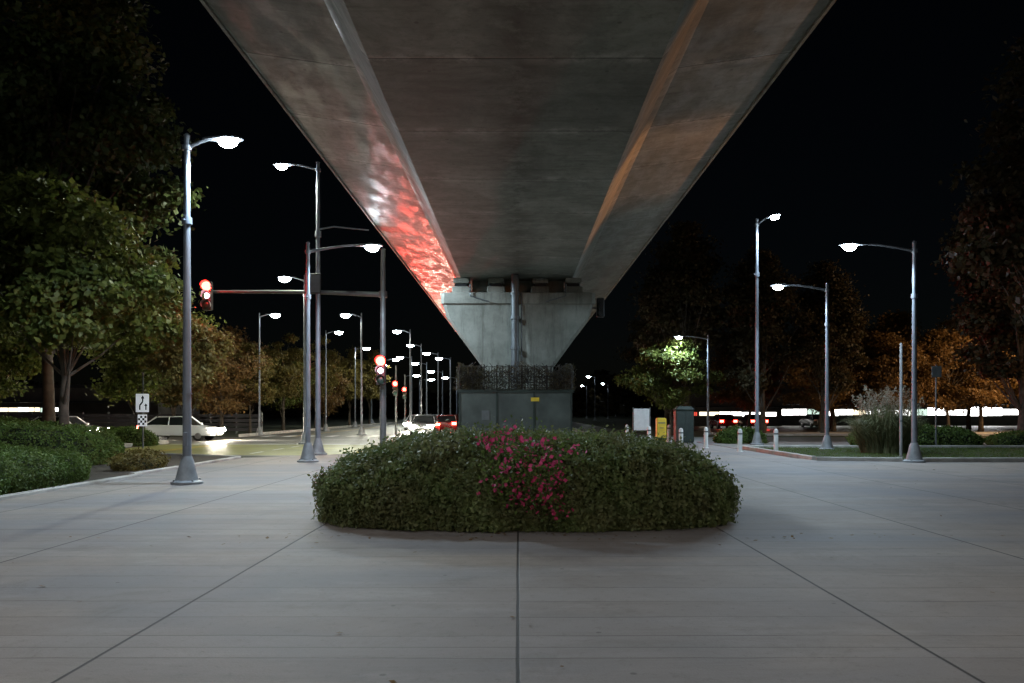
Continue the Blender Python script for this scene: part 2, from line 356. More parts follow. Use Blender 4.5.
def disc(b,c,r,seg=20,mi=0,d=.02):
    b.loft([[(c[0]+r*q*math.cos(2*math.pi*k/seg),c[1]-d*t,c[2]+r*q*math.sin(2*math.pi*k/seg)) for k in range(seg)] for q,t in ((1,0),(.93,.4),(.75,.72),(.45,.92),(.15,1.))],mi)
def signal_head(par,loc,pale=False):
    h=MB(); h.box((0,.0,-.35),(.34,.22,1.06),bev=.03)
    h.box((0,.2,.0),(.08,.2,.08)).box((0,.2,-.7),(.08,.2,.08))
    H=h.obj('signal_head',['sighou'],par,loc)
    for i in range(3):
        L=MB(); disc(L,(0,-.112,-i*.35),(.17,.10 if pale else .15,.15)[i],d=.16 if i==0 else .05); L.obj('lens',[['red','pale' if pale else 'amberoff','greenoff'][i]],H,smooth=True)
        v=MB(); seg=10; rr=.172
        a=[(rr*math.cos(math.radians(-20+220*k/seg)),-.11,-i*.35+rr*math.sin(math.radians(-20+220*k/seg))) for k in range(seg+1)]
        c=[(q[0]*1.05,-.28 if 0<k<seg else -.2,q[2]+(.03 if k not in(0,seg) else 0)) for k,q in enumerate(a)]
        v.loft([a,c],0,False,False)
        v.obj('visor',['visor'],H,smooth=True)
    return H
s=thing('traffic_signal','small dark signal head bracketed to the side of the pier','traffic light',(2.84,27.6,5.15))
b=MB(); b.tube([(-.4,0.1,.05),(.0,0.1,.05)],.03,8); b.obj('bracket',['galv'],s)
b=MB(); b.box((.0,-.02,.05),(.26,.22,.66),bev=.03)
for q in (.25,.05,-.15): b.tube([(0,-.12,q),(0,-.26,q-.01)],[.085,.09],12)
b.obj('housing',['black'],s)
enc=thing('pier_base_enclosure','grey-green clad box around the pier foot with small yellow notice','enclosure',(-.08,27.2,0))
b=MB(); b.box((0,0,1.15),(3.62,3.5,2.3),bev=.04); b.obj('cladding',['cab'],enc)
b=MB()
for x in (-1.8,-.6,.6,1.8): b.box((x*.985,-1.765,1.12),(.06,.03,2.2))
b.box((0,-1.77,2.27),(3.7,.06,.1)); b.box((0,-1.765,.35),(3.6,.028,.05))
b.obj('trim',['cabdark'],enc)
b=MB(); b.box((.62,-1.775,2.0),(.26,.012,.12)); b.obj('notice',['yellow'],enc)
b=MB(); b.box((-.95,-1.775,1.5),(.25,.012,.3)); b.obj('notice',['galv'],enc)
fn=thing('security_fence','dark dense tangled mesh fence topping the pier enclosure','fence',(-.08,27.2,2.3))
b=MB(); w=1.78; c4_=[(-w,-w),(w,-w),(w,w),(-w,w)]
for s_ in range(4):
    a=Vector((*c4_[s_],0)); d=Vector((*c4_[(s_+1)%4],0)); L=(d-a).normalized(); sd=Vector((-L.y,L.x,0))
    for i in range(9):
        p=a+(d-a)*i/9; b.tube([p,p+Vector((0,0,.80))],.022,6)
    for i in range(40):
        p=a+(d-a)*(i+.5)/40; b.tube([p,p+Vector((0,0,.74+.06*random.random()))],.008,4)
    for z in (.06,.24,.42,.60,.74): b.tube([a+Vector((0,0,z)),d+Vector((0,0,z))],.010,5)
    for i in range(150):
        p=a+(d-a)*random.uniform(.03,.97); z=random.uniform(0,.45); pts=[]; k1=random.uniform(-.35,.35); 
        for q in range(5): pts.append(p+L*(k1*math.sin(q*.8)+random.uniform(-.04,.04))+sd*random.uniform(-.09,.09)+Vector((0,0,z+q*random.uniform(.08,.12))))
        b.tube(pts,.008,4)
b.obj('mesh_panel',['wire'],fn)
n=20000; C=np.empty((n,3)); sel=rng.integers(0,4,n); t=rng.uniform(-w,w,n); off=rng.normal(0,.06,n)
C[:,0]=np.where(sel==0,t,np.where(sel==1,w+off,np.where(sel==2,t,-w+off))); C[:,1]=np.where(sel==0,-w+off,np.where(sel==1,t,np.where(sel==2,w+off,t)))
C[:,2]=rng.random(n)**1.1*(.76+.10*np.sin(t*3.1+1)+.06*np.sin(t*9))
leaves('dry_stems',C,rng.normal(size=(n,3)),.11,.018,'leafD',fn)
# ---------------------------------------------------------------- vegetation
def lump(P,s=1.,seed=0):
    r=np.random.default_rng(seed); o=np.zeros(len(P))
    for i in range(7):
        k=r.normal(size=3)*s*(1+.5*i); o+=np.sin(P@k+r.uniform(0,6))/(1+.5*i)
    return o/2.2
def hedge(label,loc,a,b,c,n,leafL,leafW,mat,amp=.06,p=3.2,name='hedge',seed=1,pz=2.6,group=None,front=False,shag=.13):
    e=thing(name,label,'hedge',loc,group)
    D=unit(rng.normal(size=(n,3))*np.array([a,b,c*1.3])); D[:,2]=np.abs(D[:,2])
    if front: 
        fl=(D[:,1]>.25)&(rng.random(n)<.6); D[fl,1]*=-1
    def surf(D):
        r=((np.abs(D[:,0]/a)**p+np.abs(D[:,1]/b)**p)**(pz/p)+np.abs(D[:,2]/c)**pz)**(-1/pz)
        return D*r[:,None]
    S=surf(D); Sn=unit(S/np.array([a*a,b*b,c*c])+1e-6)
    l=lump(S,2.2,seed)*amp+lump(S,7,seed+1)*amp*.5
    sprig=np.clip(lump(S,16,seed+2)-.25,0,2)
    dep=-np.abs(rng.normal(0,.05,n))+.01+np.where(rng.random(n)<.06+.3*(sprig>0),rng.random(n)*shag*(.6+sprig),0)
    undercut=np.clip(1-S[:,2]/(c*.35),0,1)*-.16
    P=S+Sn*(l+dep)[:,None]; P[:,:2]*=(1+undercut[:,None]*(.5/min(a,b)))
    P[:,2]=np.maximum(P[:,2],.03)
    leaves('foliage',P,Sn,leafL,leafW,mat,e,spread=.85)
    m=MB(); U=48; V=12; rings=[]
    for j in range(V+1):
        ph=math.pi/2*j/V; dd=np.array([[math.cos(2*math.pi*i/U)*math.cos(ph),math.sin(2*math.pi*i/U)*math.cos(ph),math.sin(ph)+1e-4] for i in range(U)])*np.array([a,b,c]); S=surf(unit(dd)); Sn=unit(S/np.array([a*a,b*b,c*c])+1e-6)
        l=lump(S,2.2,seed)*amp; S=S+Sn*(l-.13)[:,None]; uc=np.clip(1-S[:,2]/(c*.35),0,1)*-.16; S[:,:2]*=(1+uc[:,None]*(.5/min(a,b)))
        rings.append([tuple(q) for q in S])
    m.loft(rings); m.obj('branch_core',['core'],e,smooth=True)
    return e
structure(MB().poly([(.1+2.75*math.cos(t)*(1-.0),12.95+1.9*math.sin(t),.006) for t in [2*math.pi*i/40 for i in range(40)]]).obj('soil',['soil']))
hedge('clipped green boxwood hedge mound on the paved plaza',(.12,12.95,0),3.17,2.38,1.19,150000,.062,.036,'leafA',amp=.07,p=3.3,pz=3.1,seed=3,front=True,shag=.17)
fl=thing('flowering_shrub','straggling shrub with pink blossoms growing through the dark hedge','shrub',(.05,11.0,0))
def cloud(cs,n,s):
    k=rng.integers(0,len(cs),n); return np.array(cs)[k]+rng.normal(size=(n,3))*s
cs=[(X(px,10.6)-.05,rng.uniform(-.66,-.52) if py>455 else rng.uniform(-.45,.0),Z(py,10.4 if py>455 else 10.9)) for px,py in
    [(494,437),(510,435),(524,440),(543,444),(528,454),(549,463),(510,463),(496,473),(526,474),(541,481),(554,489),(514,486),(536,496),(549,503),(503,452),(558,474),(497,487),(558,512),(519,500),(572,450),(484,441)]]
n=360; C=cloud(cs,n,(.09,.05,.07)); leaves('blossom',C,np.tile([0,-.8,.5],(n,1)),.062,.055,'pink',fl,spread=.8)
n=1500; C=cloud(cs,n,(.14,.06,.12)); leaves('leaf_mass',C,np.tile([0,-.6,.5],(n,1)),.055,.03,'leafB',fl,spread=.9)
b=MB()
for c in cs[::2]: b.tube([(c[0]*.4,.5,.1),(c[0]*.8,.1,c[2]*.7),c],[.012,.008,.004],5)
b.obj('stems',['bark'],fl)
G='low hedges beside the pavement'
hedge('bright green clipped hedge along the pavement edge',(-12.3,16.0,0),2.6,3.3,.86,90000,.05,.034,'leafB',amp=.04,p=4.5,pz=4,seed=5,group=G,shag=.05)
hedge('bright green clipped hedge along the pavement edge',(-15.8,19.9,0),2.9,1.8,1.02,26000,.07,.05,'leafB',amp=.05,p=4,pz=3.5,seed=15,group=G,shag=.05)
hedge('dark green clipped hedge under the trees',(-15.6,24.2,0),3.3,1.9,1.25,30000,.075,.05,'leafB',amp=.06,p=4,pz=3.5,seed=6,group=G,shag=.06)
hedge('dark green clipped hedge under the trees',(-21.5,31,0),5.0,2.0,1.3,16000,.10,.07,'leafB',amp=.12,p=3,seed=7,group=G)
hedge('low ragged shrub at the kerb beside the lamp',(-10.5,22.2,0),.5,1.2,.5,6000,.08,.03,'leafY',amp=.1,p=2.4,seed=8,group=G)
hedge('long dark hedge on the grass island',(18.6,37.4,0),3.1,1.0,.95,16000,.09,.06,'leafB',amp=.08,p=4,seed=9,group=G)
hedge('low dark hedge beside the street',(26.5,38.5,0),4.0,1.0,.7,12000,.09,.06,'leafB',amp=.08,p=4,seed=10,group=G)
for i,(x,y,a) in enumerate([(-19.9,40.5,1.6),(-20.3,36.2,1.3),(11.5,41.4,1.3)]):
    hedge('rounded dark shrub beside the road',(x,y,-.1),a,1.0,.85,8000,.10,.07,'leafB',amp=.1,p=2.4,seed=12+i,group=G)
def tree(name,label,loc,H,tr,crown,nl,leaf,mat,seed,ncl=46,cl=.62,group='street trees',con=0.):
    r=np.random.default_rng(seed); rr=random.Random(seed)
    e=thing(name,label,'tree',loc,group)
    z0,z1,rx,ry=crown; cz=(z0+z1)/2; rz=(z1-z0)/2
    cl_c=[]
    while len(cl_c)<ncl:
        p=r.uniform(-1,1,3); q=np.linalg.norm(p)
        if q>1 or q<.35: continue
        k=(1-con*(p[2]*.5+.5))*(1+.25*math.sin(3*math.atan2(p[1],p[0])+p[2]*4+seed))
        cl_c.append((p[0]*rx*k,p[1]*ry*k,cz+p[2]*rz))
    cl_c=np.array(cl_c)
    b=MB(); seg=8; pts=[(rr.uniform(-.06,.06)*i*.5,rr.uniform(-.06,.06)*i*.5,(z0+ (z1-z0)*.75)*i/seg) for i in range(seg+1)]; pts[0]=(0,0,-.1)
    b.tube(pts,[tr*(1.35 if i==0 else 1)*(1-.8*i/seg) for i in range(seg+1)],10)
    b.obj('trunk',['bark'],e,smooth=True)
    b=MB()
    for i in range(0,ncl,2):
        c=cl_c[i]; s=min(max(z0*.85,c[2]-rz*.6),z1*.8); t=s/(z0+(z1-z0)*.75); k=min(seg,int(t*seg)); p0=Vector(pts[k]); c=Vector(c); m=(p0+c)/2+Vector((0,0,-.05*(c-p0).length))
        b.tube([p0,m,c],[tr*.32,tr*.16,tr*.04],6)
    b.obj('limbs',['bark'],e,smooth=True)
    k=r.integers(0,ncl,nl); sz=r.uniform(.5,1.3,ncl)*cl
    d=r.normal(size=(nl,3)); d=unit(d)*np.abs(r.normal(.72,.3,nl))[:,None]
    P=cl_c[k]+d*sz[k][:,None]*np.array([1.25,1.25,.7])
    P=P[P[:,2]>z0-.6]
    nrm=P-np.array([0,0,cz]); leaves('crown',P,unit(nrm)*.6+np.array([0,0,.6]),leaf,leaf*.7,mat,e,spread=.8)
    return e
T1=tree('maple_tree','broad leafy maple with lamp-lit green crown above the hedge',(-13.9,24.5,0),9,.17,(3.1,8.4,3.1,3.0),30000,.20,'leafT',21,ncl=80,cl=.62)
T2=tree('maple_tree','tall maple with shade-darkened leaf colour rising behind the hedge',(-17.0,29,0),17,.22,(5.0,17.5,4.4,4.2),60000,.25,'leafN',22,ncl=120,cl=1.05)
dup(T1,(-18.5,22.5,0),2.4,1.08); dup(T2,(-22.5,25,0),1.2,.95)
T3=tree('street_tree','young street tree with yellow-brown crown beside the road',(-20.6,61.5,-.1),7,.10,(2.2,7.0,1.6,1.6),11000,.18,'leafY',23,ncl=32,cl=.52)
T4=tree('street_tree','green street tree at the far side of the road',(-20,42.6,0),8,.14,(1.9,8.0,2.3,2.0),14000,.20,'leafT',24,ncl=44,cl=.66)
T4.scale=(1.15,1.15,1.1)
T7=tree('autumn_tree','spreading tree with orange-brown autumn leaves near the shops',(28,71,0),9,.18,(2.4,9.8,4.0,3.4),18000,.28,'leafO',27,ncl=55,cl=.98,group='autumn trees near the shops')
dup(T4,(-24.5,37.0,0),1.2,1.0); dup(T7,(-22.0,59.5,0),2.2,.75,'orange-brown tree at the far side of the road','street trees'); dup(T4,(-30,42,0),.7,1.15); dup(T4,(-26,60.5,0),1.7,1.1); dup(T7,(-24.5,65.6,0),.3,.85,'orange-brown tree at the far side of the road','street trees'); dup(T4,(-22,75,0),1.3,1.0)
dup(T3,(-11.7,28.3,-.1),1.9,.80,'young street tree with yellow-brown crown on the verge'); dup(T3,(-20.5,70,-.1),4,1.2); dup(T3,(-20.2,80,-.1),4,1.3); dup(T7,(-21.4,88,-.1),4.5,.7,'orange-brown tree at the far side of the road','street trees'); dup(T3,(-20.4,97,-.1),5,1.35); dup(T3,(-20.4,110,-.1),5,1.45)
T5=tree('street_tree','tall dark tree with reddish leaves beside the plaza',(13.0,62,0),16,.25,(3.5,16.5,4.0,4.0),30000,.30,'leafD',25,ncl=90,cl=1.05,con=.55)
dup(T5,(18.5,60.5,0),1.,.85); dup(T5,(15.6,84,0),2.,1.0); dup(T5,(23.5,61.5,0),3.,.8)
dup(T5,(20.9,31,0),2.4,(.95,.95,1.0),'tall conical dark tree beside the grass island')
dup(T5,(27.5,43.6,0),.4,(1.,1.,.9),'tall conical dark tree beside the grass island')
T6=tree('maple_tree','lamp-lit green maple with spreading crown beside the path',(11.3,58.8,0),6.5,.12,(2.0,6.8,3.2,2.4),19000,.22,'leafT',26,ncl=56,cl=.66)
for i,(x,y,s_) in enumerate([(34,73,.92),(40.5,70,1.),(47,72,1.05),(22,76,.9),(53,74,.95),(31,79,1.1),(37.5,80,1.15),(44.5,79,1.1),(25.5,67.5,.8),(30.5,66.5,.8),(36,67,.85)]): dup(T7,(x,y,0),i*1.3,s_)
pg=thing('pampas_grass','broad arching clump of pampas grass with pale feathery plumes','ornamental grass',(14.0,30.5,0.03))
pg.scale=(1.45,1.3,.97)
b=MB()
for i in range(4200):
    a=rng.uniform(0,6.283); L=rng.uniform(1.0,2.6); out=rng.uniform(.1,1.)*(.45+.55*L/3); r0=rng.uniform(0,.6); wv=.016
    pr=None; ca,sa=math.cos(a),math.sin(a)
    for j in range(6):
        t=j/5; rr_=r0+out*t**1.2; zz=L*(t-.42*t**3*(.4+out)); p=(ca*rr_,sa*rr_,zz); wd=wv*(1-t*.85)
        q=((p[0]-sa*wd,p[1]+ca*wd,p[2]),(p[0]+sa*wd,p[1]-ca*wd,p[2]))
        if pr: b.poly([pr[0],pr[1],q[1],q[0]])
        pr=q
b.obj('blades',['blade'],pg)
C=[];
for i in range(44):
    a=rng.uniform(0,6.283); o=rng.uniform(.1,.9); h=rng.uniform(2.0,2.9)-.5*o
    for t in np.linspace(0,1,80):
        w_=.055*math.sin(math.pi*min(1,t*.9+.1)); C.append((math.cos(a)*(o+.2*t)+rng.normal(0,w_),math.sin(a)*(o+.2*t)+rng.normal(0,w_),h-.6+.6*t))
leaves('plumes',np.array(C),rng.normal(size=(len(C),3)),.08,.025,'plume',pg)
n=26000; P=np.empty((n,3)); P[:,0]=rng.uniform(-330,330,n); P[:,1]=rng.uniform(255,285,n)
top=9+3.5*np.sin(P[:,0]*.06)+2.5*np.sin(P[:,0]*.21+1)+2*np.sin(P[:,0]*.53); P[:,2]=top*rng.random(n)**.6
wd=leaves('far_woodland',P,np.tile([0,-1,.4],(n,1)),2.4,1.8,'leafD'); stuff(wd,'dark distant mass of woodland along the horizon','woodland')
n=220; P=np.empty((n,3)); P[:,0]=rng.uniform(-9,14,n); P[:,1]=rng.uniform(3.5,27,n); P[:,2]=.012
near=rng.random(n)<.5; P[near,0]=rng.normal(0,3.2,near.sum()); P[near,1]=10.5-np.abs(rng.normal(0,.4,near.sum()))
fo=leaves('fallen_leaves',P,np.tile([0,0,5.],(n,1)),.055,.04,'leafO',spread=.7); stuff(fo,'scattered dry brown leaves on the paving','fallen leaves')
# ---------------------------------------------------------------- street lamps
COOL=(.62,.82,1.0)
def street_lamp(label,loc,H,arm,P,rz=0,group='street lamps',hs=1.2,far=False,pr=.085,col=COOL,cone=168,lm=None):
    e=thing('street_lamp',label,'street lamp',loc,group,rz)
    b=MB(); b.tube([(0,0,-.02),(0,0,.05),(0,0,.09),(0,0,.40),(0,0,.50),(0,0,.62)],[.34,.34,.25,.17,.15,.105],16 if not far else 8)
    if not far:
        for k_ in range(4): a=math.pi/4+k_*math.pi/2; b.tube([(.29*math.cos(a),.29*math.sin(a),.04),(.29*math.cos(a),.29*math.sin(a),.11)],.022,6)
    b.obj('base',['base'],e,smooth=True)
    b=MB(); b.tube([(0,0,.6),(0,0,H*.5),(0,0,H)],[pr,pr*.86,pr*.66],14 if not far else 6)
    b.tube([(0,0,H),(0,0,H+.05)],[pr*.8,pr*.3],12 if not far else 6)
    if not far:
        b.tube([(0,0,H*.745),(0,0,H*.765)],pr*1.15,14); b.tube([(0,-pr,H*.755),(0,-pr-.12,H*.755)],.02,6); b.tube([(0,0,2.),(0,0,2.03)],pr*1.1,14)
        b.box((0,-pr*.95,1.0),(.1,.03,.3),bev=.008)
    b.obj('pole',['pole'],e,smooth=True)
    b=MB(); z0=H-.28; pts=[(0,0,z0)]+[(arm*t,0,z0+.30*math.sin(t*1.45)-.08*t*t) for t in (.15,.35,.55,.75,.92)]
    b.tube(pts,[.05,.045,.04,.036,.033,.03],8); 
    if not far: b.tube([(0,0,z0-.05),(0,0,z0+.06)],pr*1.05,12)
    b.obj('arm',['pole'],e,smooth=True)
    hx=arm; hz=pts[-1][2]-.02
    b=MB(); R=[]
    for t,w,h in ((-.42,.03,.025),(-.36,.06,.04),(-.15,.13,.05),(.05,.15,.055),(.22,.14,.045),(.30,.09,.03),(.33,.03,.012)):
        R.append([((t)*hs,w*hs*math.cos(a),h*hs*max(-.35,math.sin(a))) for a in [2*math.pi*k_/14 for k_ in range(14)]])
    b.loft(R); h_=b.obj('lamp_head',['pole'],e,(hx,0,hz),smooth=True)
    b=MB(); R=[]; dd=.115 if not far else .15; lx=.18 if not far else .24
    for q in range(8):
        ph=-.3+q/7*(math.pi/2+.3); R.append([(.05*hs+lx*hs*math.cos(ph)*math.cos(a),.15*hs*math.cos(ph)*math.sin(a),-.045*hs-dd*hs*math.sin(ph)) for a in [2*math.pi*k_/16 for k_ in range(16)]])
    b.loft(R,0,True); b.obj('lens',[lm or ('lensfar' if far else 'lens')],h_,smooth=True)
    if P: light('lamp_light','SPOT',(.05,0,-.30*hs),P,col,h_,size=.14,cone=cone,blend=.25)
    return e
L1=street_lamp('grey street lamp with short arm and flared base on the plaza',(X(187,17.8),17.8,0),7.75,.85,1900,0,pr=.095)
A=street_lamp('grey street lamp with curved arm on the plaza edge',(X(308,25.6),25.6,0),7.0,2.0,1200,0)
dup(A,(X(912,25.6)+.0,25.45,0),math.pi,label='grey street lamp with curved arm beside the grass island')
dup(A,(X(827,33.7),33.7,0),math.pi,label='grey street lamp with curved arm on the lawn edge')
A4=street_lamp('grey street lamp with curved arm beside the small maple',(X(708,56.4),56.4,0),7.0,2.0,1500,math.pi)
B=street_lamp('tall slender street lamp standing at the road corner',(X(318,30),30,0),10.95,1.3,2400,math.pi,pr=.10,col=(.90,.95,.78))
b=MB(); b.tube([(0,0,8.45),(-.6,0,8.55),(-1.9,0,8.42)],[.035,.03,.025],8); b.obj('arm',['pole'],B,smooth=True)
Bc=street_lamp('tall slender street lamp beside the path',(X(757,38.8),38.8,0),10.95,1.1,1500,math.radians(-62),pr=.10)
FL=street_lamp('distant street lamp over the avenue',(X(300,42),42.9,-.1),9.0,1.0,1600,math.pi,far=True,group='distant lamps along the avenue',pr=.07,hs=1.35,col=(.95,.95,.75))
for i,(px,py,sd) in enumerate([(273,316,1),(348,316,-1),(337,333,1),(399,332,-1),(412,346,-1),(364,349,1),(430,354,-1),(443,359,-1),(392,360,1),(378,366,1),(420,364,-1),(404,358,-1),(437,372,-1),(410,376,1),(452,378,-1),(424,380,1)]):
    d=7.1*F/(HY-py); k_=1.1 if i<5 else min(2.6,1.5*d/110); dup(FL,(X(px,d)-1.0*sd,d,-.1),0 if sd>0 else math.pi,s=(k_,k_,1),skip=() if i in(1,3,5,8) else('light',))
for px,py in [(590,377),(604,384),(613,393),(597,391),(583,386)]:
    d=7.1*F/(HY-py); dup(FL,(X(px,d)+1,d,-.1),math.pi,skip=('light',),s=(1.2,1.2,1))
L2=street_lamp('grey street lamp with short arm at the plaza edge',(-8.9,.5,0),7.75,.85,360,0,pr=.095,col=(.95,.90,.92))
dup(L2,(10.2,2.5,0),math.pi)
WARM=(1.,.76,.57)
W1=street_lamp('grey street lamp with warm light on the plaza',(-5.9,-5.0,0),7.2,.85,680,0,col=WARM)
dup(W1,(6.8,-4.0,0),math.pi)
dup(L2,(-10.4,8.6,0),0.2)
so=street_lamp('tall sodium lamp over the shop car park',(46,62,0),10.5,1.5,7000,math.pi,col=(1.,.60,.28),far=True)
def fill_flood(label,loc,h,P,col,d,cone,bl=.7):  # unseen pole added to carry a fill spot
    e=thing('added_fill_pole',label,'floodlight',loc)
    b=MB(); b.tube([(0,0,0),(0,0,h)],[.07,.05],10); b.tube([(0,0,0),(0,0,.03)],.15,10); b.obj('pole',['pole'],e,smooth=True)
    b=MB(); b.box((0,0,h+.12),(.34,.2,.26),bev=.03); b.box((0,0,h-.02),(.4,.06,.04)); hh=b.obj('lamp_head',['galv'],e)
    v=Vector(d).normalized(); light('added_fill_spot','SPOT',Vector((0,0,h+.12))+v*.32,P,col,hh,size=.08,cone=cone,blend=bl,d=d)
    return e
# added unseen floodlights, level with the wing so only the steep web faces them
fill_flood('tall pole with an added unseen floodlight warming the viaduct web',(9.2,6.2,0),6.7,1400,(1.,.36,.10),(-7.0,8.0,.35),50,.9)
fill_flood('tall pole with an added unseen floodlight warming the viaduct web',(13.2,15.5,0),6.75,4200,(1.,.36,.10),(-10.8,3.5,.25),44,.8)
fill_flood('low pole with an added unseen fill light aimed into the trees',(-23,13,0),3.5,700,(.9,1.,.8),(.45,.8,.5),80,.9)  # added out of view to brighten the left trees
fill_flood('low pole with an added unseen warm fill light for the autumn trees',(44,49,0),5.5,13000,(1.,.66,.38),(-.75,.95,.10),85,.9)  # added out of view to warm the autumn row
fill_flood('low pole with an added unseen warm fill light for the autumn trees',(36,30.5,0),4.0,2000,(1.,.62,.40),(-.55,.83,.16),50,.9)  # added out of view to warm the tall dark trees
# ---------------------------------------------------------------- traffic signals
D=30.; px_=X(383,D)
ts=thing('traffic_signal','mast-arm traffic signal showing red over the road','traffic light',(px_,D,-.1))
b=MB(); b.tube([(0,0,0),(0,0,.12),(0,0,.16)],[.26,.26,.17],14); b.tube([(0,0,.1),(0,0,7.8)],[.13,.085],14); b.tube([(0,0,7.8),(0,0,7.86)],[.1,.03],12); b.obj('pole',['galv'],ts,smooth=True)
b=MB(); b.tube([(0,0,6.1),(-2.5,0,6.2),(-6.75,0,6.22)],[.10,.075,.05],12); b.tube([(0,0,6.0),(0,0,6.22)],.16,12); b.obj('mast_arm',['galv'],ts,smooth=True)
h1=signal_head(ts,(X(211,D)-px_,-.32,Z(288,D)+.1),True)
h2=signal_head(ts,(.0,-.4,Z(362,D)+.1),True)
b=MB(); b.box((-2.6,-.12,6.5),(.6,.03,.75),bev=.01); b.box((-2.6,-.137,6.5),(.52,.004,.67),1); b.obj('sign_plate',['black','galv'],ts)
light('red_light','SPOT',(X(211,D)-px_+.3,-1.0,Z(288,D)+.2),1700,(1.,.02,.012),ts,size=.06,cone=50,blend=.8,d=(.75,-.50,.12))
light('red_light','SPOT',(-.1,-1.2,3.7),170,(1.,.02,.012),ts,size=.06,cone=90,blend=.8,d=(.15,-.3,.9))
light('red_glow','POINT',(X(211,D)-px_,-1.,Z(288,D)-.1),70,(1.,.04,.03),ts,size=.1)
light('red_glow','POINT',(0,-1.1,Z(362,D)-.1),55,(1.,.04,.03),ts,size=.1)
D2=60; x2=X(396,D2)
t2=thing('traffic_signal','post-mounted traffic signal showing red across the junction','traffic light',(x2,D2,-.1))
b=MB(); b.tube([(0,0,0),(0,0,5.2)],[.09,.06],10); b.obj('pole',['galv'],t2,smooth=True); signal_head(t2,(0,-.3,Z(384,D2)+.1))
light('red_light','SPOT',(0.2,-1.0,4.),12000,(1.,.02,.012),t2,size=.12,cone=100,blend=.6,d=(.75,-.75,.5))
t3=dup(t2,(X(405,75),75,-.1),skip=('light',))
# ---------------------------------------------------------------- signs, posts, bollards
sg=thing('road_sign','white lane sign with black curved arrow above a chequered plate','road sign',(X(143,29.6),29.6,0))
sg.scale=(.78,.8,.86)
b=MB(); b.tube([(0,0,0),(0,0,3.55)],.04,10); b.obj('post',['galv'],sg,smooth=True)
b=MB(); b.box((0,-.06,2.25),(.62,.02,.78),bev=.008); b.obj('plate',['sheetglow'],sg)
b=MB(); y=-.073
def st(b,pts,w):
    for (a,c),(d,e2) in zip(pts[:-1],pts[1:]):
        t=Vector((d-a,e2-c)).normalized(); n=Vector((-t.y,t.x))*w/2; b.poly([(a+n.x,y,c+n.y),(a-n.x,y,c-n.y),(d-n.x,y,e2-n.y),(d+n.x,y,e2+n.y)])
st(b,[(-.12,1.95),(-.12,2.15),(.02,2.3),(.02,2.45)],.07); b.poly([(-.07,y-.001,2.44),(.11,y-.001,2.44),(.02,y-.001,2.58)])
st(b,[(.17,1.95),(.17,2.12)],.06); b.poly([(.09,y-.001,2.12),(.25,y-.001,2.12),(.17,y-.001,2.24)])
b.obj('arrow_symbol',['black'],sg)
b=MB(); b.box((0,-.06,1.5),(.44,.02,.5),bev=.008); b.obj('plate',['sheetglow'],sg)
b=MB()
for i in range(4):
    for j in range(4):
        if (i+j)%2==0: x0=-.2+i*.1; z0=1.3+j*.1; b.poly([(x0,-.073,z0),(x0+.1,-.073,z0),(x0+.1,-.073,z0+.1),(x0,-.073,z0+.1)])
b.obj('chequer_symbol',['black'],sg)
p1=thing('post','slim grey steel post on the grass island','post',(X(901,27.8),27.8,0))
b=MB(); b.tube([(0,0,-.05),(0,0,.04),(0,0,.06),(0,0,3.96),(0,0,4.0)],[.12,.12,.05,.045,.02],12); b.obj('shaft',['grey'],p1,smooth=True)
b=MB(); b.tube([(0,0,1.25),(0,0,1.33)],.06,12); b.obj('band',['galv'],p1,smooth=True)
p2=thing('road_sign','grey sign plate on a thin steel post beside the hedge','road sign',(X(936,35.8),35.8,0))
b=MB(); b.tube([(0,0,-.1),(0,0,3.7)],.035,10); b.obj('post',['galv'],p2,smooth=True)
b=MB(); b.box((0,-.05,3.4),(.45,.02,.5),bev=.008); b.obj('plate',['galv'],p2)
bo=thing('bollard','white cylindrical bollard with dark band on the paving','bollard',(X(740,32),32,0),'bollards across the plaza')
b=MB(); b.tube([(0,0,0),(0,0,.02),(0,0,.03),(0,0,.84),(0,0,.9),(0,0,.93)],[.13,.13,.09,.09,.07,.02],14); b.obj('shaft',['white'],bo,smooth=True)
b=MB(); b.tube([(0,0,.70),(0,0,.76)],.093,14); b.obj('band',['galv'],bo,smooth=True)
for px,d in [(776,32),(681,33.5),(706,35.5),(649,38),(627,42.5),(669,42.8)]: dup(bo,(X(px,d),d,0))
nb=thing('newspaper_box','tall yellow newspaper vending box beside the path','newspaper box',(X(661,40.5),40.5,0))
b=MB(); b.box((0,0,.05),(.42,.38,.10)).box((0,0,.70),(.48,.42,1.2),bev=.04); b.obj('cabinet',['yellow'],nb)
b=MB(); b.box((0,-.215,1.05),(.36,.012,.05)); b.obj('coin_slot',['galv'],nb)
b=MB(); b.box((.0,-.22,.8),(.2,.03,.03)); b.obj('handle',['galv'],nb)
ip=thing('information_board','white information board standing on two short legs','information board',(X(641,42.6),42.4,0))
b=MB(); b.box((0,0,1.2),(.84,.05,1.15),bev=.01); b.obj('panel',['white'],ip)
for s_ in (-1,1): b=MB(); b.box((s_*.44,0,.92),(.06,.08,1.84),bev=.01); b.obj('leg',['galv'],ip)
uc=thing('utility_cabinet','dark green utility cabinet with sloped cap beside the path','utility cabinet',(X(672,43.9)+.0,42.0,0))
b=MB(); b.box((.25,0,.85),(.95,.7,1.7),bev=.04); b.obj('body',['cabdark'],uc)
b=MB(); b.box((.25,0,1.8),(1.05,.8,.22),bev=.04,tx=.7,ty=.7); b.obj('cap',['cabdark'],uc)
b=MB(); b.box((.02,-.36,.85),(.42,.02,1.5)).box((.48,-.36,.85),(.42,.02,1.5)); b.obj('door',['cabdark'],uc)
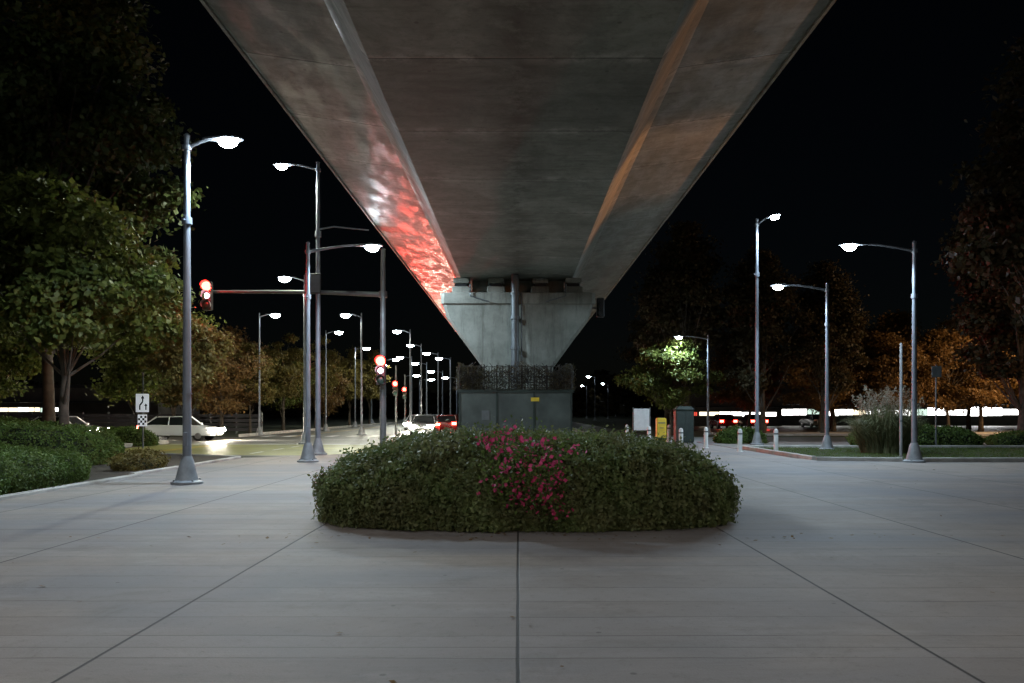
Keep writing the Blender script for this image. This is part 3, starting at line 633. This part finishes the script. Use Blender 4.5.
# ---------------------------------------------------------------- vehicles (nose towards -Y)
def car(name,label,cat,loc,rz,paint,heads,tails,group='cars on the roads',bp=350):
    e=thing(name,label,cat,loc,group,rz)
    low=[(-2.2,.30),(-2.28,.5),(-2.2,.70),(-1.9,.80),(-1.0,.93),(1.75,.96),(2.18,.88),(2.25,.55),(2.18,.32)]; top=(-1.05,-.35,1.95,1.15,.90,1.45,.72)
    W=.92; b=MB()
    cz=.6; rings=[]
    for x,k_ in ((-W,.90),(-W*.95,.985),(-W*.8,1.),(0,1.01),(W*.8,1.),(W*.95,.985),(W,.90)): rings.append([(x,y*k_,cz+(z-cz)*k_) for y,z in low])
    b.loft(rings)
    y0,y1,y2,y3,zb,zt,wt=top
    b.loft([[(-wt,y1,zt-.03),(wt,y1,zt-.03),(wt,y3-.0,zt-.05),(-wt,y3,zt-.05)],[(-wt+.08,y1+.1,zt+.03),(wt-.08,y1+.1,zt+.03),(wt-.08,y3-.1,zt+.01),(-wt+.08,y3-.1,zt+.01)]])
    for s_ in (-1,1):
        for (ya,yb) in ((y0,y1),(( y1+y3)/2,(y1+y3)/2),(y2,y3)): b.tube([(s_*(W-.06),ya,zb-.03),(s_*(wt-.02),yb,zt-.02)],.035,6)
    b.obj('body',[paint],e,smooth=True)
    b=MB(); b.loft([[(-W+.07,y0,zb-.05),(W-.07,y0,zb-.05),(W-.07,y2-.05,zb-.05),(-W+.07,y2-.05,zb-.05)],[(-wt+.02,y1,zt-.03),(wt-.02,y1,zt-.03),(wt-.02,y3-.05,zt-.04),(-wt+.02,y3-.05,zt-.04)]]); b.obj('window',['glass'],e)
    yw=1.38
    for s_ in (-1,1):
        for y in (-yw,yw):
            b=MB(); x=s_*.80
            b.tube([(x-.11,y,.32),(x-.09,y,.32),(x+.09,y,.32),(x+.11,y,.32)],[.29,.33,.33,.29],20); w_=b.obj('wheel',['tyre'],e,smooth=True)
            b=MB(); b.tube([(x+s_*.105,y,.32),(x+s_*.125,y,.32)],[.21,.17],14); b.obj('rim',['rim'],w_,smooth=True)
        b=MB(); b.box((s_*.64,low[1][0]-.005,.66),(.42,.18,.21),bev=.02).box((s_*.86,low[1][0]+.12,.66),(.13,.30,.19),bev=.02); b.obj('headlight',['head' if heads else 'rim'],e)
        b=MB(); b.box((s_*.68,2.24,.80),(.36,.06,.22),bev=.02); b.obj('taillight',['tail' if tails else 'carr'],e)
        b=MB(); b.box((s_*1.0,-.85,1.0),(.16,.10,.13),bev=.03); b.obj('mirror',[paint],e)
    b=MB(); b.box((0,low[1][0]-.0,.48),(1.0,.06,.12),bev=.01); b.obj('grille',['black'],e)
    b=MB(); b.box((0,low[1][0]-.03,.40),(.5,.02,.12)); b.obj('number_plate',['white'],e)
    if heads: light('beam','SPOT',(0,low[1][0]-.15,.68),bp,(1.,.93,.82),e,size=.1,cone=44,blend=.6,d=(0,-1,-.36))
    return e
c1=car('car','silver-white car with headlights on crossing the junction','car',(-27.2,48,-.12),math.pi/2,'carw',True,True,bp=5000)
dup(c1,(-20.3,48.2,-.12),math.pi/2); dup(c1,(-34,48,-.12),math.pi/2)
c2=car('car','grey car with bright headlights approaching on the avenue','car',(X(425,60),60,-.12),0,'carg',True,False,bp=5000)
dup(c2,(X(417,74),74,-.12),0); dup(c2,(X(431,86),86,-.12),0)
c3=car('car','dark red car with tail lights glowing on the avenue','car',(X(448,66),66,-.12),math.pi,'carr',False,True)
light('tail_glow','SPOT',(0,2.5,.8),900,(1.,.04,.02),c3,size=.1,cone=120,blend=.6,d=(0,1,-.2))
dup(c3,(X(455,84),84,-.12),math.pi)
for i,(x,y) in enumerate([(21,82),(24.2,82.4)]): dup(c3,(x,y,-.12),math.pi,label='dark red car with tail lights lit in the shop car park',skip=('light',))
c4=car('parked_car','dark grey car parked in front of the shops','car',(40,90,-.12),0,'carg',False,False,group='cars parked at the shops')
dup(c4,(33.5,90.5,-.12),math.pi)
# ---------------------------------------------------------------- buildings
def shop(name,label,loc,W,Dp,H,wins,z0,z1,mat,jit=.05):
    e=thing(name,label,'building',loc,None)
    b=MB(); b.box((0,Dp/2,H/2-.1),(W,Dp,H)); b.obj('wall',['wall'],e)
    b=MB(); b.box((0,Dp/2,H+.05),(W+.5,Dp+.5,.35)); b.box((0,-.9,z1+.65),(W*.98,1.9,.16)); b.obj('roof',['roof'],e)
    r=random.Random(5)
    for (a,c,mm) in wins:
        za=z0+r.uniform(-jit,jit); zb=z1+r.uniform(-jit,jit)+(.25 if mm=='shopx' else 0)
        w_=MB(); w_.box(((a+c)/2,-.012,(za+zb)/2),(c-a,.03,zb-za)); o=w_.obj('window',[mm],e)
        f=MB(); n=max(2,int((c-a)/1.2))
        for i in range(1,n): f.box((a+(c-a)*i/n,-.05,(za+zb)/2),(.04,.07,zb-za+.1))
        f.box(((a+c)/2,-.055,za),(c-a+.02,.09,.06)); f.box(((a+c)/2,-.055,zb),(c-a+.02,.09,.06)); f.obj('frame',['galv'],o)
    return e
r=random.Random(3); wins=[]; x=-18.
for m_ in ['shop','shop','shopd','shop','shop','shopw','shop','shop','shop','shopd','shopx','shop','shop','shopx','shopx','shop','shopx','shopx','shopx']:
    wd_=r.uniform(1.5,2.2)
    wins.append((x,x+wd_,m_)); x+=wd_+r.choice((.02,.02,.04,.12))
s1=shop('shop_building','long low retail building with brightly lit shop windows',(51,101,0),38,14,5,wins,1.15,1.95,'shop',.06)
s2=shop('shop_building','small low shop with lit front and dark canopy',(26.5,97,0),11,9,4.2,[(-5.2,-4.8,'shopr'),(-4.5,-2.2,'shopw'),(-2.1,.6,'shop'),(.7,4.8,'shop')],1.1,1.6,'shop')
s3=shop('shop_building','dark low shop with a lit yellow-white sign strip','x' and (X(45,92),92,0),26,12,4.5,[(-5.2,-3.2,'shopw'),(-3.1,-1.9,'shop'),(-1.8,-.6,'shopw'),(-.5,.7,'shopd'),(.8,2.4,'shop')],1.6,2.1,'shop')
fe=thing('boundary_fence','long dark slatted fence behind the cross street','fence',(-36,62.5,-.1),None)
b=MB()
for i in range(17): b.box((-16+i*2,0,.85),(.1,.1,1.7))
b.obj('posts',['galv'],fe)
b=MB()
for z in (.35,.7,1.05,1.4): b.box((0,-.07,z),(32,.03,.26))
b.obj('panel',['roof'],fe)
# ---------------------------------------------------------------- world + faint added fill sun
w=bpy.data.worlds.new("World"); sc.world=w; w.use_nodes=True; nt=w.node_tree; bg=nt.nodes['Background']
sk=nt.nodes.new('ShaderNodeTexSky'); sk.sky_type='NISHITA'; sk.sun_disc=False; sk.sun_elevation=math.radians(25); sk.sun_rotation=math.radians(200)
nt.links.new(sk.outputs[0],bg.inputs[0]); bg.inputs[1].default_value=.0003
mo=light('fill_sun','SUN',(0,0,30),.02,(.8,.88,1.)); aim(mo,(.3,.75,-.5)); mo.data.angle=math.radians(.5)  # dim sun lamp added as overall fill
# ---------------------------------------------------------------- camera
cd=bpy.data.cameras.new('camera'); cam=bpy.data.objects.new('camera',cd); sc.collection.objects.link(cam)
cam.location=(0,0,CH); cam.rotation_euler=(math.pi/2,0,0); cd.sensor_width=36; cd.lens=F/1024*36
cd.shift_x=-(HX-512)/1024; cd.shift_y=(HY-341.5)/1024; cd.clip_end=3000; cd.clip_start=.05
sc.camera=cam
sc.view_settings.view_transform='Standard'; sc.view_settings.look='None'; sc.view_settings.exposure=0
